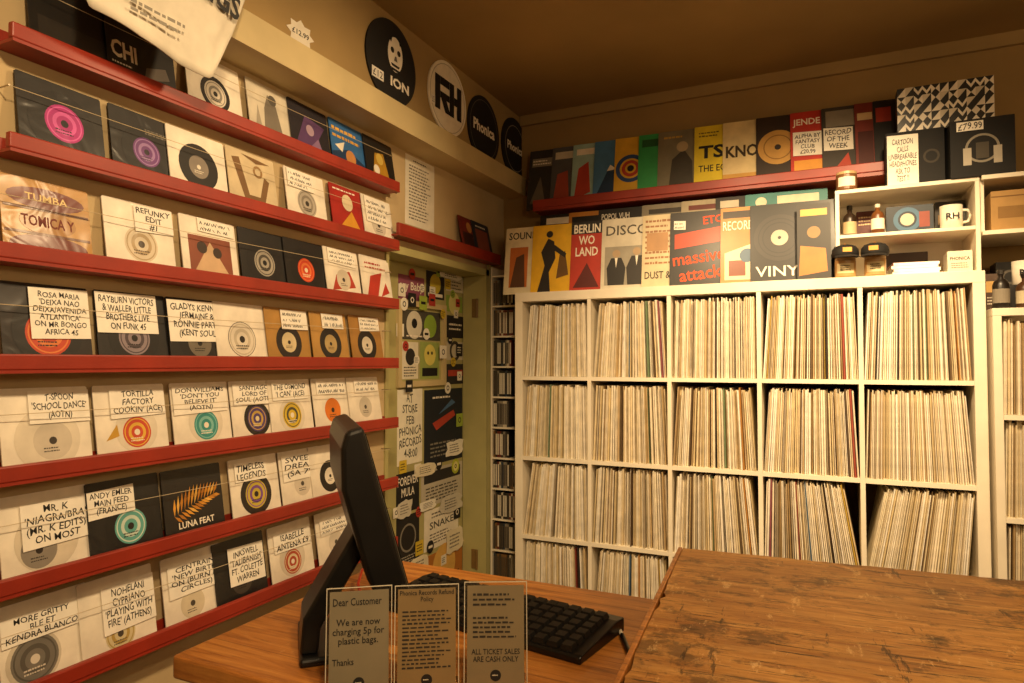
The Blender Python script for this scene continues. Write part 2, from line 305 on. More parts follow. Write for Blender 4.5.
rows=[
 [(28,'#1b1815',[('r',.1,.2,.9,.5,'#2d2823')],'plain charcoal sleeve half hidden by the hanging white shirt'),
  (107,K,[('t','CHI',.06,.38,.42,.62,W,.03),('p',[(.5,.2),(.9,.35),(.85,.5),(.55,.4)],'#6b6259'),('s',.06,.28,.4,.34,W,1)],'black sleeve lettered CHI in white'),
  (188,W,vin('#d9d0c0','#1a1612',G,.2),'white die-cut sleeve with grey-ringed label'),
  (250,'#d8cfbb',[('p',[(.3,.1),(.75,.1),(.62,.7),(.45,.85),(.35,.6)],'#7d7568'),('d',.55,.78,.09,'#5a544b'),('p',[(.1,.1),(.28,.1),(.2,.6)],'#a89f8e')],'pale sleeve with a grey standing figure'),
  (292,'#1d1720',[('p',[(.1,.2),(.6,.3),(.9,.7),(.4,.8)],'#5b3b6a'),('p',[(.3,.1),(.8,.2),(.7,.45)],'#8a6b90'),('d',.5,.55,.1,'#b59ab0')],'dark sleeve with a purple blur'),
  (333,'#2e6aa8',[('p',[(0,0),(1,0),(1,.3),(.5,.5),(0,.35)],'#17385e'),('s',.06,.62,.9,.9,'#e9b347',2),('d',.55,.35,.15,'#c98a4d'),('p',[(.1,.5),(.4,.62),(.3,.4)],W)],'bright blue sleeve with a yellow title'),
  (367,K,[('p',[(.2,.2),(.8,.15),(.65,.75),(.35,.7)],'#b98b22'),('d',.5,.6,.12,'#e0c25a'),('d',.35,.35,.1,W)],'black sleeve with a golden figure')],
 [(18,'#211e1b',[('d',.5,.5,.4,'#171412'),('L',.52,.52,.23,'#b0277c','#1a1216','#d65aa6'),('n',.2,.1,.62,.22,1)],'black sleeve with a large magenta label'),
  (112,'#1d1a18',[('d',.5,.48,.36,'#131110'),('L',.5,.48,.2,'#6e3b7d','#20101c','#a07ab0'),('s',.5,.72,.92,.82,'#6c665c',2)],'black sleeve with a purple label'),
  (170,W,[('d',.5,.5,.34,'#1a1714'),('L',.5,.5,.17,'#8b8175','#efe6d3')],'white sleeve with a black disc showing'),
  (230,'#d7c5a0',[('p',[(.1,.85),(.3,.2),(.42,.2),(.25,.88)],'#7b5a34'),('p',[(.35,.2),(.7,.18),(.85,.6),(.75,.66),(.62,.3),(.4,.3)],'#7b5a34'),('d',.62,.72,.1,'#9c7a4c',.06),('p',[(.3,.95),(.6,.85),(.9,.9),(.6,.93)],'#7b5a34')],'cream sleeve with brown brush strokes'),
  (288,W,lab('#b8b0a2','#3a332b','#8f877a')+[('n',.05,.66,.7,.98,3)],'white sleeve with a grey label and a note'),
  (333,'#a8261d',[('p',[(.1,.1),(.9,.1),(.6,.55)],'#d99a2e'),('d',.5,.7,.16,'#e8d9b4'),('s',.1,.88,.8,.95,W,1)],'red and yellow sleeve'),
  (365,W,lab('#d1c8b8','#3a332b')+[('n',.08,.45,.92,.97,4)],'white sleeve almost covered by its note at the ledge end')],
 [(2,'#b98a42',[('p',lens(.5,.78,.44,.13),'#6e2a1a'),('p',lens(.5,.22,.44,.13),'#6e2a1a'),('p',lens(.5,.5,.32,.15),'#a2722f'),('t','TUMBA',.26,.74,.74,.83,'#e9cf96'),('t','TOMICA Y',.2,.44,.8,.57,'#6e2a1a',.02),('r',.02,.34,.98,.37,'#6b3c18'),('r',.02,.63,.98,.66,'#6b3c18')],'tan company sleeve with maroon bands'),
  (106,W,lab('#d8cbb2','#4a3c2c','#b39d78')+[('n',.42,.62,1.0,.97,'REFUNKY\nEDIT\n#1')],'white sleeve with a pale label and note at right'),
  (183,W,[('r',.12,.2,.88,.72,'#8b4a32'),('p',[(.2,.2),(.5,.65),(.8,.2)],'#d2b08a'),('d',.35,.55,.09,'#3b2b20'),('d',.62,.5,.08,'#3b2b20'),('n',.3,.78,.95,.98,2)],'white sleeve with a brown group picture'),
  (242,'#1a1715',[('d',.5,.48,.38,'#121010'),('L',.5,.48,.22,'#a9a295','#12100e','#4c4740')],'black sleeve with a grey label'),
  (287,'#171412',[('d',.5,.48,.38,'#0f0d0c'),('L',.5,.48,.21,'#d0421f','#f0e2c4','#e4793c')],'black sleeve with a bright orange label'),
  (327,W,[('p',[(.15,.2),(.85,.3),(.7,.6),(.3,.5)],'#b8402c'),('L',.5,.42,.2,'#d8ccb6','#3a332b'),('n',.1,.7,.9,.97,3)],'white sleeve with a red streak'),
  (363,W,[('p',[(.1,.1),(.45,.1),(.7,.7),(.3,.6)],'#c0392b'),('p',[(.6,.2),(.9,.3),(.8,.5)],'#c0392b'),('s',.15,.72,.85,.9,'#b02a1e',2)],'white sleeve with a red painted shape')],
 [(2,'#1d1512',[('d',.5,.45,.4,'#120f0d'),('L',.5,.42,.26,'#c2431f','#1d1512','#dc7a3a'),('n',.3,.36,.99,.96,"ROSA MARIA\n'DEIXA NAO\nDEIXA/AVENIDA\nATLANTICA'\nON MR BONGO\nAFRICA 45")],'dark sleeve with an orange label and a six-line note'),
  (98,'#1c1917',[('d',.5,.42,.36,'#110f0e'),('L',.5,.4,.22,'#8d7f86','#15110f','#4c4048'),('n',.0,.46,.85,.98,"RAYBURN VICTORS\n& WALLER LITTLE\nBROTHERS LIVE\nON FUNK 45")],'black sleeve with a mauve label and a note at left'),
  (170,'#191614',[('d',.5,.42,.36,'#100e0d'),('L',.5,.36,.2,'#71695c','#15110f'),('n',.0,.38,.98,.97,"GLADYS KENNER\nJERMAINE &\nRONNIE PART 2\n(KENT SOUL)")],'black sleeve mostly covered by a wide note'),
  (217,W,lab('#e2d9c8','#1f1a15','#c6bba6',.27)+[('d',.5,.44,.275,'#4d463c',.265)],'plain white sleeve with a thin-ringed pale label'),
  (268,'#b0843f',[('d',.5,.42,.3,V),('L',.5,.42,.17,'#d8c79c','#2a2019'),('n',.35,.64,.98,.97,3)],'tan wood-patterned sleeve with a note'),
  (313,'#b98d48',[('d',.5,.42,.3,V),('L',.5,.42,.17,'#b9a06a','#2a2019'),('n',.3,.7,.9,.97,2)],'tan sleeve with a small note'),
  (352,'#a87b3a',[('d',.5,.42,.3,V),('L',.5,.42,.17,'#d9d0bd','#2a2019'),('n',.3,.7,.95,.97,3)],'tan sleeve at the end of its row')],
 [(2,W,[('d',.5,.4,.37,'#e2d8c4'),('L',.55,.38,.22,'#cfc5b3','#3a332b'),('n',.3,.58,1.0,.96,"T-SPOON\n'SCHOOL DANCE'\n(AOTN)")],'white sleeve with a pale label and a school dance note'),
  (97,W,[('d',.55,.42,.3,'#e2d8c4'),('L',.55,.38,.2,'#c94a2c','#f0e6d0','#e2b23d'),('p',[(.12,.3),(.3,.35),(.28,.5)],'#c99a2e'),('n',.2,.58,.98,.95,"TORTILLA\nFACTORY\nCOOKIN' (ACE)")],'white sleeve with a red and yellow label'),
  (174,W,[('d',.55,.42,.3,'#e2d8c4'),('L',.55,.38,.21,'#2f8f8a','#efe6d3','#7cbdb4'),('n',.02,.56,.95,.96,"DON WILLIAMS\n'DON'T YOU\nBELIEVE IT'\n(AOTN)")],'white sleeve with a teal label'),
  (233,W,[('d',.5,.4,.27,V),('L',.5,.4,.2,'#4d3672','#e4d5a8','#c4a04a'),('n',.05,.62,.9,.95,"SANTIAGO\nLORD OF\nSOUL (AOTN)")],'white sleeve with a purple and gold label'),
  (271,W,[('d',.5,.4,.3,'#e2d8c4'),('L',.5,.4,.22,'#d9b92f','#efe6d3','#4b4a38'),('n',.08,.66,.92,.95,"THE OSMOND\n'I CAN' (ACE)")],'white sleeve with a yellow label'),
  (315,W,[('L',.5,.42,.22,'#e07a1f','#2a2019'),('n',.1,.7,.9,.95,2)],'white sleeve with a plain orange label'),
  (350,W,[('L',.5,.42,.2,'#cfc6b4','#4a4238'),('n',.2,.7,.95,.95,2)],'white sleeve with a pale label at its row end')],
 [(2,W,[('d',.5,.45,.36,'#dbd0bb'),('L',.4,.35,.2,'#8f877b','#2a2019'),('n',.22,.38,1.0,.88,"MR. K\n'NIAGRA/BRA'\n(MR. K EDITS)\nON MOST")],'white sleeve with a four-line slanted note'),
  (90,'#171513',[('d',.55,.42,.34,'#0f0e0d'),('L',.55,.38,.22,'#5fa9a0','#15110f','#cfe0d2'),('n',.0,.56,.62,.9,"ANDY EMLER\nMAIN FEED\n(FRANCE)")],'black sleeve with a pale teal label'),
  (165,'#171310',leafy()+[('t','LUNA FEAT',.2,.18,.8,.27,W,.02)],'black sleeve with a golden leaf and white lettering'),
  (232,W,[('d',.5,.42,.32,'#241d18'),('L',.5,.42,.22,'#c9b23e','#20160f','#7a4b9a'),('n',.1,.64,.75,.93,"TIMELESS\nLEGENDS")],'white sleeve with a yellow and purple label'),
  (282,W,[('L',.5,.42,.2,'#d9cfbd','#4a4238'),('n',.05,.5,.9,.93,"SWEET\nDREAM\n(SA 7\")")],'white sleeve with a faint label and a tall note'),
  (312,W,[('d',.5,.44,.28,V),('L',.5,.44,.15,'#efe6d3','#1a1612')],'white sleeve with a small black disc and white label')],
 [(2,W,[('d',.35,.34,.3,'#d2c8b4'),('L',.36,.34,.26,'#77736a','#d8cfc0','#5a564e'),('n',.02,.56,.9,.86,"MORE GRITTY\nBLE ET\nKENDRA BLANCO")],'white sleeve with a large grey label'),
  (82,W,[('L',.5,.26,.2,'#d3c69a','#4a4238','#b59a52'),('n',.28,.3,1.0,.87,"NOHELANI\nCYPRIANO\n'PLAYING WITH\nFIRE' (ATHENS)")],'white sleeve with a big playing with fire note'),
  (165,W,[('L',.45,.3,.2,'#d9cdb2','#4a4238'),('n',.08,.44,1.0,.88,"CENTRAIN\n'NEW BIRTH'\nON (BURN IN\nCIRCLES)")],'white sleeve with a pale label and a note at right'),
  (216,'#191613',[('d',.5,.4,.36,'#100e0c'),('L',.5,.36,.2,'#3a342d','#0f0d0b'),('n',.26,.3,.96,.86,"INKSWELL\n'TALIBANISH'\nFT. COLETTE\nWARREN")],'black sleeve with a dark label and a white note'),
  (271,W,[('d',.5,.42,.3,'#d9cfbc'),('L',.5,.36,.2,'#b5482a','#efe6d3','#e0cfa6'),('n',.1,.56,.95,.86,"ISABELLE\nANTENA £9")],'white sleeve with a rust red label'),
  (318,W,[('L',.5,.42,.2,'#d9cfbd','#4a4238'),('n',.1,.6,.9,.88,3)],'white sleeve beside the monitor arm')]]
for k,row in enumerate(rows):
    for px,base,els,desc in row:
        y=onx(px,362-(LZ[k]+.08-1.54)*400,-1.47).y
        cover('single_record',f'{desc}, on the {ORD[k]} red ledge','record',(-1.4625,y+.0905,LZ[k]-.0121),.181,.181,.0028,rad(92),rad(-9.5),base,els,'seven-inch singles on the wall ledges',M_single)

# ------------------------------------------------------------------ above the door
t=thing('record_ledge','short red ledge above the doorway','shelf',(XW,2.055,2.03))
L=2.91-2.055
MB().box(.0005,.06,0,L,-.018,-.012).build('ledge_board',M_red,t)
MB().box(.046,.06,0,L,-.012,.03).build('ledge_lip',M_red,t,bevel=.003)
for px,base,els,d in ((461,'#7a2a20',[('r',.1,.1,.9,.6,'#3a1a15'),('d',.5,.75,.14,'#c98a4d')],'dark red single standing above the doorway'),
                    (474,'#2a3040',[('r',.15,.2,.85,.8,'#8b4a3a'),('s',.2,.83,.8,.93,W,1)],'dark blue single standing above the doorway')):
    y=onx(px,225,-1.47).y
    cover('single_record',d,'record',(-1.4525,y+.0905,2.0185),.181,.181,.0028,rad(92),rad(-12),base,els)
def flat_on_x(name,label,cat,px0,py0,px1,py1,X,base,els=(),group=None,outline=None,m=None,t=.0006,body='sheet'):
    pc=(px0+px1)/2; a=onx(px0,(py0+py1)/2,X); b=onx(px1,(py0+py1)/2,X); z1=onx(pc,py0,X).z; z0=onx(pc,py1,X).z
    w=b.y-a.y; h=z1-z0
    return cover(name,label,cat,(X+t+.0004,(a.y+b.y)/2,z0),w,h,t,rad(90),0,base,els,group,m or M_paper,[(x*w,z*h) for x,z in outline] if outline else None,body,.001)
flat_on_x('price_list','white printed list pinned to the wall above the doorway','notice',405,160,434,228,XW,'#ece5d2',[('s',.25,.92,.75,.96,INK,1),('s',.12,.08,.88,.88,'#7e7668',17)])
DX=-1.405
def slipmat(px,py,label,base,els):
    p=onx(px,py,DX+.006)
    r=thing('slipmat',label,'slipmat',(DX+.007,p.y,p.z-.15),(0,0,rad(90)),'round slipmats under the ceiling')
    mb=MB(); mb.prism(circ(.15,48),0,.006,base); mb.build('felt_disc',M_paper,r)
    pr=MB(); le=MB()
    for i,e in enumerate(els):
        y=-.0005-.0002*i; q=lambda u:(u-.5)*.3; Z=lambda v:v*.3
        if e[0]=='d': pr.ring(q(e[1]),Z(e[2]),e[3]*.3,y,e[4],(e[5] if len(e)>5 else 0)*.3,sq=e[6] if len(e)>6 else 1)
        if e[0]=='p': pr.poly([(q(a),Z(b)) for a,b in e[1]],y,e[2])
        if e[0]=='t': le.text(e[1],q(e[2]),Z(e[3]),q(e[4]),Z(e[5]),y,e[6],bold=.035)
        if e[0]=='n':
            nb=MB(); nb.prism([(q(e[1]),Z(e[2])),(q(e[3]),Z(e[2])),(q(e[3]),Z(e[4])),(q(e[1]),Z(e[4]))],-.003,-.0022,'#f2ecdf'); no=nb.build('price_tag',M_paper,r)
            MB().text(e[5],q(e[1]+.02),Z(e[2]+.02),q(e[3]-.02),Z(e[4]-.02),-.0034,INK).build('handwriting',M_ink,no)
    if pr.v: pr.build('logo',M_paper,r)
    if le.v: le.build('lettering',M_ink,r)
slipmat(392,63,'black slipmat with a white mask-like face',K,[('d',.56,.62,.15,W,0,1.4),('d',.5,.66,.035,K),('d',.63,.66,.035,K),('p',[(.47,.5),(.65,.5),(.63,.47),(.49,.47)],K),('p',[(.47,.45),(.65,.45),(.62,.42),(.5,.42)],K),('p',[(.55,.6),(.58,.6),(.6,.54),(.53,.54)],'#6b645a'),('p',[(.42,.78),(.5,.84),(.47,.74)],K),('p',[(.62,.84),(.7,.76),(.64,.76)],K),('t','ION',.46,.22,.84,.34,W),('n',.1,.2,.32,.32,'£12')])
slipmat(448,99,'white slipmat with a bold joined RH monogram','#f3ead6',[('d',.5,.5,.46,'#b3aa97',.45),('p',[(.16,.28),(.29,.28),(.29,.74),(.16,.74)],'#14110e'),('p',[(.29,.63),(.44,.63),(.53,.63),(.53,.74),(.29,.74)],'#14110e'),('p',[(.29,.45),(.53,.45),(.53,.54),(.29,.54)],'#14110e'),('p',[(.31,.45),(.45,.45),(.56,.28),(.42,.28)],'#14110e'),('p',[(.53,.28),(.65,.28),(.65,.74),(.53,.74)],'#14110e'),('p',[(.65,.46),(.74,.46),(.74,.57),(.65,.57)],'#14110e'),('p',[(.73,.28),(.85,.28),(.85,.74),(.73,.74)],'#14110e'),('n',.06,.3,.15,.42,'£12')])
slipmat(484,130,'black slipmat with white wordmark, third from the front',K,[('d',.5,.5,.44,'#6b645a',.43),('t','Phonica',.16,.43,.84,.6,W)])
slipmat(515,149,'black slipmat with a thin white ring, nearest the back wall',K,[('d',.5,.5,.38,'#8a8376',.365),('t','Phonica',.2,.44,.8,.58,W)])
star=[((.5+.5*(1 if i%2==0 else .72)*math.cos(math.pi*i/8))-.5,.5+.5*(1 if i%2==0 else .72)*math.sin(math.pi*i/8)) for i in range(16)]
flat_on_x('price_tag','small star-shaped white price tag beside the hanging shirt','price tag',286,20,314,47,DX,'#ece3d0',[('t','£12.99',.2,.4,.8,.6,INK)],outline=star)
# hanging shirt
t=thing('shirt','white printed cotton shirt hanging over the topmost ledge','shirt',(-1.325,1.02,2.18))
hem=[(0,.085),(.02,.068),(.35,.05),(.70,.034),(.745,.036),(.76,.05),(.88,.16),(1,.285)]
def hemz(u):
    for (a,p),(b_,q) in zip(hem,hem[1:]):
        if u<=b_: return p+(q-p)*(u-a)/(b_-a)
    return hem[-1][1]
mb=MB(); nu,nv=60,26; vs=[];fs=[]
for j in range(nv+1):
    v=j/nv
    for i in range(nu+1):
        u=i/nu; lo=hemz(u); z=lo+(.57-lo)*v; y=(u-.5)*.40
        x=.008*math.sin(u*9+v*2)*(1-.5*v)+.005*math.sin(u*5-v*4)+.004*abs(math.sin(u*11+v*9))-.004*abs(math.sin(u*6-v*13+1))
        vs.append((x,y,z))
for j in range(nv):
    for i in range(nu): a=j*(nu+1)+i; fs.append((a,a+1,a+nu+2,a+nu+1))
mb.add(vs,fs,'#ffffff'); o=mb.build('cloth',M_cloth,t,smooth=True); o.modifiers.new('thick','SOLIDIFY').thickness=.003
mb=MB(); mb.M=Matrix.Rotation(rad(90),4,'Z'); mb.text('INGS',.03,.205,.165,.265,-.018,INK,bold=.03,rot=-.12); mb.words(-.12,.09,.02,.125,-.018,'#8a8376',2); mb.build('lettering',M_ink,t)
MB().tube([(0,0,.56),(0,0,.585),(0.0,.01,.5975)],.003,8).build('hook',M_metal,t)

# ------------------------------------------------------------------ posters on the door
PX=XD
posters=[
 (398,276,424,300,'#8d4b62',[('t','azy Baby',.05,.3,.95,.75,W)],'small purple sticker lettered azy Baby at the top of the door'),
 (426,272,444,299,'#26221d',[('d',.5,.55,.3,'#c7b23a'),('r',.1,.08,.9,.2,W)],'dark flyer with a yellow circle at the top of the door'),
 (446,276,463,292,'#d9d0b6',[('s',.1,.1,.9,.9,'#4a4438',4)],'pale flyer with lines of print at the door top right'),
 (446,296,462,312,'#8fae4a',[('d',.5,.5,.35,'#e5dc8c')],'green square sticker with a pale circle'),
 (446,316,464,338,'#1f1c1a',[('s',.15,.3,.85,.7,W,2)],'black sticker with white letters right of the framed panel'),
 (446,342,463,360,'#cdc3aa',[('d',.5,.5,.3,'#3b362d',.2)],'pale sticker with a dark ring'),
 (446,364,464,384,'#2a2622',[('r',.1,.4,.9,.7,'#b3402b')],'black sticker with a red bar'),
 (402,311,440,340,'#4a463a',[('d',.3,.5,.2,'#d9d3c0'),('d',.72,.5,.17,'#8fae3c'),('d',.3,.55,.07,K),('s',.1,.06,.9,.18,W,1)],'dark flyer with a white and a green circle in the framed panel'),
 (402,342,418,379,'#e6dec8',[('d',.5,.6,.3,'#2a2622'),('s',.1,.05,.9,.35,'#4a4438',4)],'white flyer with a black disc in the framed panel'),
 (420,342,439,379,'#9aaa5a',[('d',.5,.65,.3,'#e0d36a'),('d',.4,.7,.05,K),('d',.6,.7,.05,K),('r',.1,.08,.9,.3,K)],'green flyer with a yellow round face in the framed panel'),
 (397,389,422,464,'#f2ecd8',[('t','AT\nSTORE\nFEB\nPHONICA\nRECORDS\n4-8:00',.06,.08,.96,.94,'#4a4a3c',.012,.04,.05)],'white poster with big in-store date lettering'),
 (424,389,462,462,'#1b2026',[('p',[(.2,.55),(.75,.7),(.8,.62),(.3,.45)],'#b5402b'),('p',[(.35,.66),(.8,.8),(.7,.85)],'#4a6f96'),('s',.15,.08,.85,.3,'#8a8578',4),('s',.2,.86,.7,.92,W,1)],'dark night-blue poster with a red streak'),
 (396,472,419,512,'#1a1816',[('t','FOREVER\nMULA',.06,.4,.94,.9,W)],'black poster lettered FOREVER in white'),
 (396,515,419,566,'#211d19',[('d',.5,.55,.35,'#8a8376',.3),('s',.1,.06,.9,.22,'#b3aa97',3)],'black poster with a grey ring low on the door'),
 (421,466,462,502,'#c3bba7',[('r',.06,.62,.94,.92,'#2a2723'),('s',.1,.08,.9,.52,'#4a4438',5)],'grey flyer with a black heading'),
 (424,506,458,545,'#f2ead6',[('t','SNAKE',.15,.5,.85,.68,'#3a3a32',.01),('s',.15,.1,.85,.4,'#6e675a',4),('s',.2,.75,.8,.92,'#6e675a',2)],'white poster lettered SNAKE'),
 (424,549,462,582,'#b5742c',[('d',.5,.5,.3,'#e0b25a'),('r',.1,.06,.9,.16,K)],'orange flyer at the bottom right of the door'),
]
for a in posters:
    nm='sticker' if 'sticker' in a[6] else ('flyer' if 'flyer' in a[6] else 'poster')
    flat_on_x(nm,a[6],nm,*a[:4],PX,a[4],a[5],group='flyers and stickers on the door')
p=onx(455,466,PX)
cover('sticker','round lime green sticker overlapping the dark poster','sticker',(PX+.003,p.y,p.z-.035),.07,.07,.0006,rad(90),0,'#b9c23a',[('d',.5,.5,.32,'#e6e08c'),('d',.5,.5,.14,K,.08)],m=M_paper,outline=circ(.035,28),body='sheet')
small=[(404,304,'white','round','panel frame top left'),(432,300,'red','square','panel frame top'),(443,314,'yellow','round','panel frame upper right edge'),(443,352,'white','square','panel frame lower right edge'),
 (409,386,'black','square','panel frame bottom left'),(455,294,'lime','round','green square sticker'),(458,314,'white','square','black lettered sticker'),(452,340,'black','round','pale ring sticker'),
 (455,362,'yellow','round','red-barred sticker'),(461,420,'lime','square','night-blue poster edge'),(420,470,'white','square','grey flyer corner'),(421,512,'red','round','ring poster corner'),(459,512,'black','square','snake poster corner'),
 (459,545,'white','round','orange flyer corner'),(421,548,'yellow','square','ring poster lower edge'),(408,346,'red','round','disc flyer'),(441,272,'lime','square','yellow circle flyer'),(424,288,'white','round','purple sticker'),
 (402,330,'white','square','two-circle flyer left edge'),(428,334,'white','round','two-circle flyer bottom'),(419,360,'white','round','disc flyer right edge'),(412,300,'black','square','panel frame upper left corner'),(423,303,'lime','square','panel frame upper middle'),
 (461,350,'black','square','pale ring sticker edge'),(461,376,'white','square','red-barred sticker edge'),(460,303,'red','square','green square sticker edge'),(450,284,'yellow','square','pale flyer'),(404,290,'white','square','purple sticker lower edge'),(414,274,'red','round','purple sticker top'),(434,292,'white','square','yellow circle flyer bottom'),
 (450,388,'white','round','night-blue poster top'),(441,464,'black','round','grey flyer top'),(405,467,'yellow','square','date poster bottom'),(398,513,'white','square','FOREVER poster bottom'),(432,547,'black','round','snake poster bottom'),(446,560,'white','square','orange flyer middle')]
cc={'white':'#f0e9d6','red':'#b3392a','yellow':'#d9bb35','black':'#1b1815','lime':'#9fb540'}
for i,(px,py,c,sh,near) in enumerate(small):
    p=onx(px,py,PX+.014); s=random.uniform(.038,.062); dk=K if c!='black' else W
    off=.0155 if 'panel frame' in near else .0026+.0009*(i%5)
    cover('sticker',f'small {sh} {c} sticker by the {near}','sticker',(PX+off,p.y,p.z-s/2),s,s,.0006,rad(90),0,cc[c],[[('d',.5,.5,.22,dk,.14)],[('r',.2,.4,.8,.6,dk)],[('s',.15,.2,.85,.8,dk,3)]][i%3],'flyers and stickers on the door',M_paper,circ(s/2,24) if sh=='round' else None,'sheet',.002)
scraps=[(415,463,436,476,'cream','between the date poster and the grey flyer'),(446,440,463,456,'white','on the lower edge of the night-blue poster'),(408,556,428,578,'cream','below the ring poster'),(440,494,462,512,'pale grey','under the grey flyer'),(397,500,412,518,'pale grey','between the two black posters'),(446,528,463,552,'cream','right of the snake poster'),(440,268,462,280,'white','at the very top of the door'),(420,500,436,510,'white','above the snake poster')]
sc_={'cream':'#eadfc0','white':'#f4eedd','pale grey':'#d2cbb9'}
for i,(x0,y0,x1,y1,c,where) in enumerate(scraps):
    ol=[]
    for k in range(18):
        a=2*math.pi*k/18; r=.5*random.uniform(.82,1.05)/max(abs(math.cos(a)),abs(math.sin(a)))
        ol.append((r*math.cos(a),.5+r*math.sin(a)))
    o=flat_on_x('paper_scrap',f'torn {c} paper scrap {where}','paper scrap',x0,y0,x1,y1,PX+.0065+.0008*(i%3),sc_[c],[('s',.2,.2,.8,.8,'#6e675a',4)],'flyers and stickers on the door',ol)

# ------------------------------------------------------------------ narrow CD rack
RX0,RX1=-1.484,-1.346; RY0,RY1=2.885,3.05
t=thing('disc_rack','narrow tall white rack of compact discs beside the doorway','rack',(0,0,0))
zs=[.06+.146*i for i in range(14)]
MB().box(RX0,RX0+.008,RY0,RY1,0.001,2.0).build('side_panel',M_white,t); MB().box(RX1-.008,RX1,RY0,RY1,0.001,2.0).build('side_panel',M_white,t)
MB().box(RX0+.008,RX1-.008,RY1-.006,RY1,0.01,2.0).build('back_panel',M_white,t)
for z in zs: MB().box(RX0+.008,RX1-.008,RY0+.002,RY1-.006,z-.008,z).build('shelf_board',M_white,t)
cdm=[]
for c in ('#2a2622','#3a3630','#c9bfa8','#6b2a20','#2a3a4a','#8a8273','#171412','#7a5a34'):
    mb=MB(); mb.prismx([(0,.0),(.002,-.0),(.138,0),(.138,.124),(0,.124)],-.0048,.0048,c); mb.box(-.0035,.0035,-.0006,0,.012,.112,'#d8cfbb' if c in('#2a2622','#171412','#6b2a20') else '#4a4238')
    cdm.append(mb.mesh('compact_disc_case',M_plas))
nth=['topmost','second','third','fourth','fifth','sixth','seventh','eighth','ninth','tenth','eleventh']
for q,z in enumerate(reversed(zs[3:13])):
    x=RX0+.0145; n=random.randint(8,11)
    for i in range(n):
        o=bpy.data.objects.new('compact_disc_case',random.choice(cdm)); COL.objects.link(o)
        o.location=(x,RY0+.008+random.uniform(0,.006),z+.0004); x+=.0105
        tag(o,f'slim disc case filed on the {nth[q]} filled shelf of the narrow rack','disc case',f'disc cases on the {nth[q]} rack shelf')

# ------------------------------------------------------------------ big white unit
Y0=2.69; UX=[-1.263,-.918,-.582,-.243,.099,.471]; UZ=[1.846,1.469,1.119,.778,.435,.05]; YD=3.05
t=thing('cube_shelf_unit','large white cube shelving packed with records along the back wall','shelving',(0,0,0))
mb=MB(); mb.box(UX[0],UX[0]+.036,Y0,YD,.001,1.806).box(UX[5]-.036,UX[5],Y0,YD,.001,1.806).box(UX[0],UX[5],Y0,YD,1.806,1.846).box(UX[0]+.036,UX[5]-.036,Y0,YD,.001,.05)
mb.build('outer_frame',M_white,t,bevel=.0015,seg=1)
for x in UX[1:5]: MB().box(x-.008,x+.008,Y0+.001,YD,.0505,1.8055).build('upright',M_white,t)
cells={}
for c in range(5):
    a=UX[c]+(.036 if c==0 else .008); b=UX[c+1]-(.036 if c==4 else .008)
    for r in range(1,5): MB().box(a+.0002,b-.0002,Y0+.001,YD,UZ[r]-.008,UZ[r]+.008).build('shelf_board',M_white,t)
    for r in range(4): cells[c,r]=(a,b,UZ[r+1]+.008)
NX0,NX1=.482,.86; NY0=2.655; NZ=[1.716,1.360,1.028,.695,.36,.05]
t=thing('cube_shelf_unit','lower pale shelving of records at the right edge','shelving',(0,0,0))
MB().box(NX0,NX0+.025,NY0,YD,.001,1.69).box(NX1-.025,NX1,NY0,YD,.001,1.69).box(NX0,NX1,NY0,YD,1.69,1.716).box(NX0+.025,NX1-.025,NY0,YD,.001,.04).build('outer_frame',M_white,t,bevel=.0015,seg=1)
for z in NZ[1:5]: MB().box(NX0+.0252,NX1-.0252,NY0+.001,YD,z-.008,z+.008).build('shelf_board',M_white,t)
for r in range(4): cells[5,r]=(NX0+.0255,NX1-.026,NZ[r+1]+.008)
PALE=['#f4ead4','#eee1c6','#e4d3ae','#f6eede','#f0e5ca','#dccaa4','#ece1ca','#f1e6cd','#f8f2e4','#d6c398']
MID=['#b89d72','#a0855a','#c2a87e','#a99a80','#c4ab7e']; DARK=['#4a3826','#5a4630','#2d231b','#6a5438']; COLR=['#9a4535','#5a7490','#6f8260','#b5813c','#94505a','#c4a445']
def lpgeo(mb,t,col,d=.305,h=.312):
    o=[(-t/2,.003),(-t*.25,0),(t*.25,0),(t/2,.003),(t/2,d),(-t/2,d)]; n=len(o)
    vs=[(x,y,0) for x,y in o]+[(x,y,h) for x,y in o]
    fs=[tuple(range(n-1,-1,-1)),tuple(range(n,2*n))]+[(i,(i+1)%n,(i+1)%n+n,i+n) for i in range(n)]
    mb.add(vs,fs,col)
_lp={}
def lpmesh(t,col,h):
    k=(t,col,h)
    if k not in _lp: mb=MB(); lpgeo(mb,t,col,.305,h); _lp[k]=mb.mesh('lp_record',M_spine)
    return _lp[k]
lean={(4,2):(11,4),(3,2):(2,-10),(1,0):(5,-4),(2,2):(3,-6),(0,2):(8,-2),(2,3):(7,0),(4,3):(9,4),(1,3):(5,-3),(3,0):(4,-2),(2,1):(4,-4),(0,0):(5,-2),(3,1):(4,-3),(4,0):(3,-3),(4,1):(2,-4)}
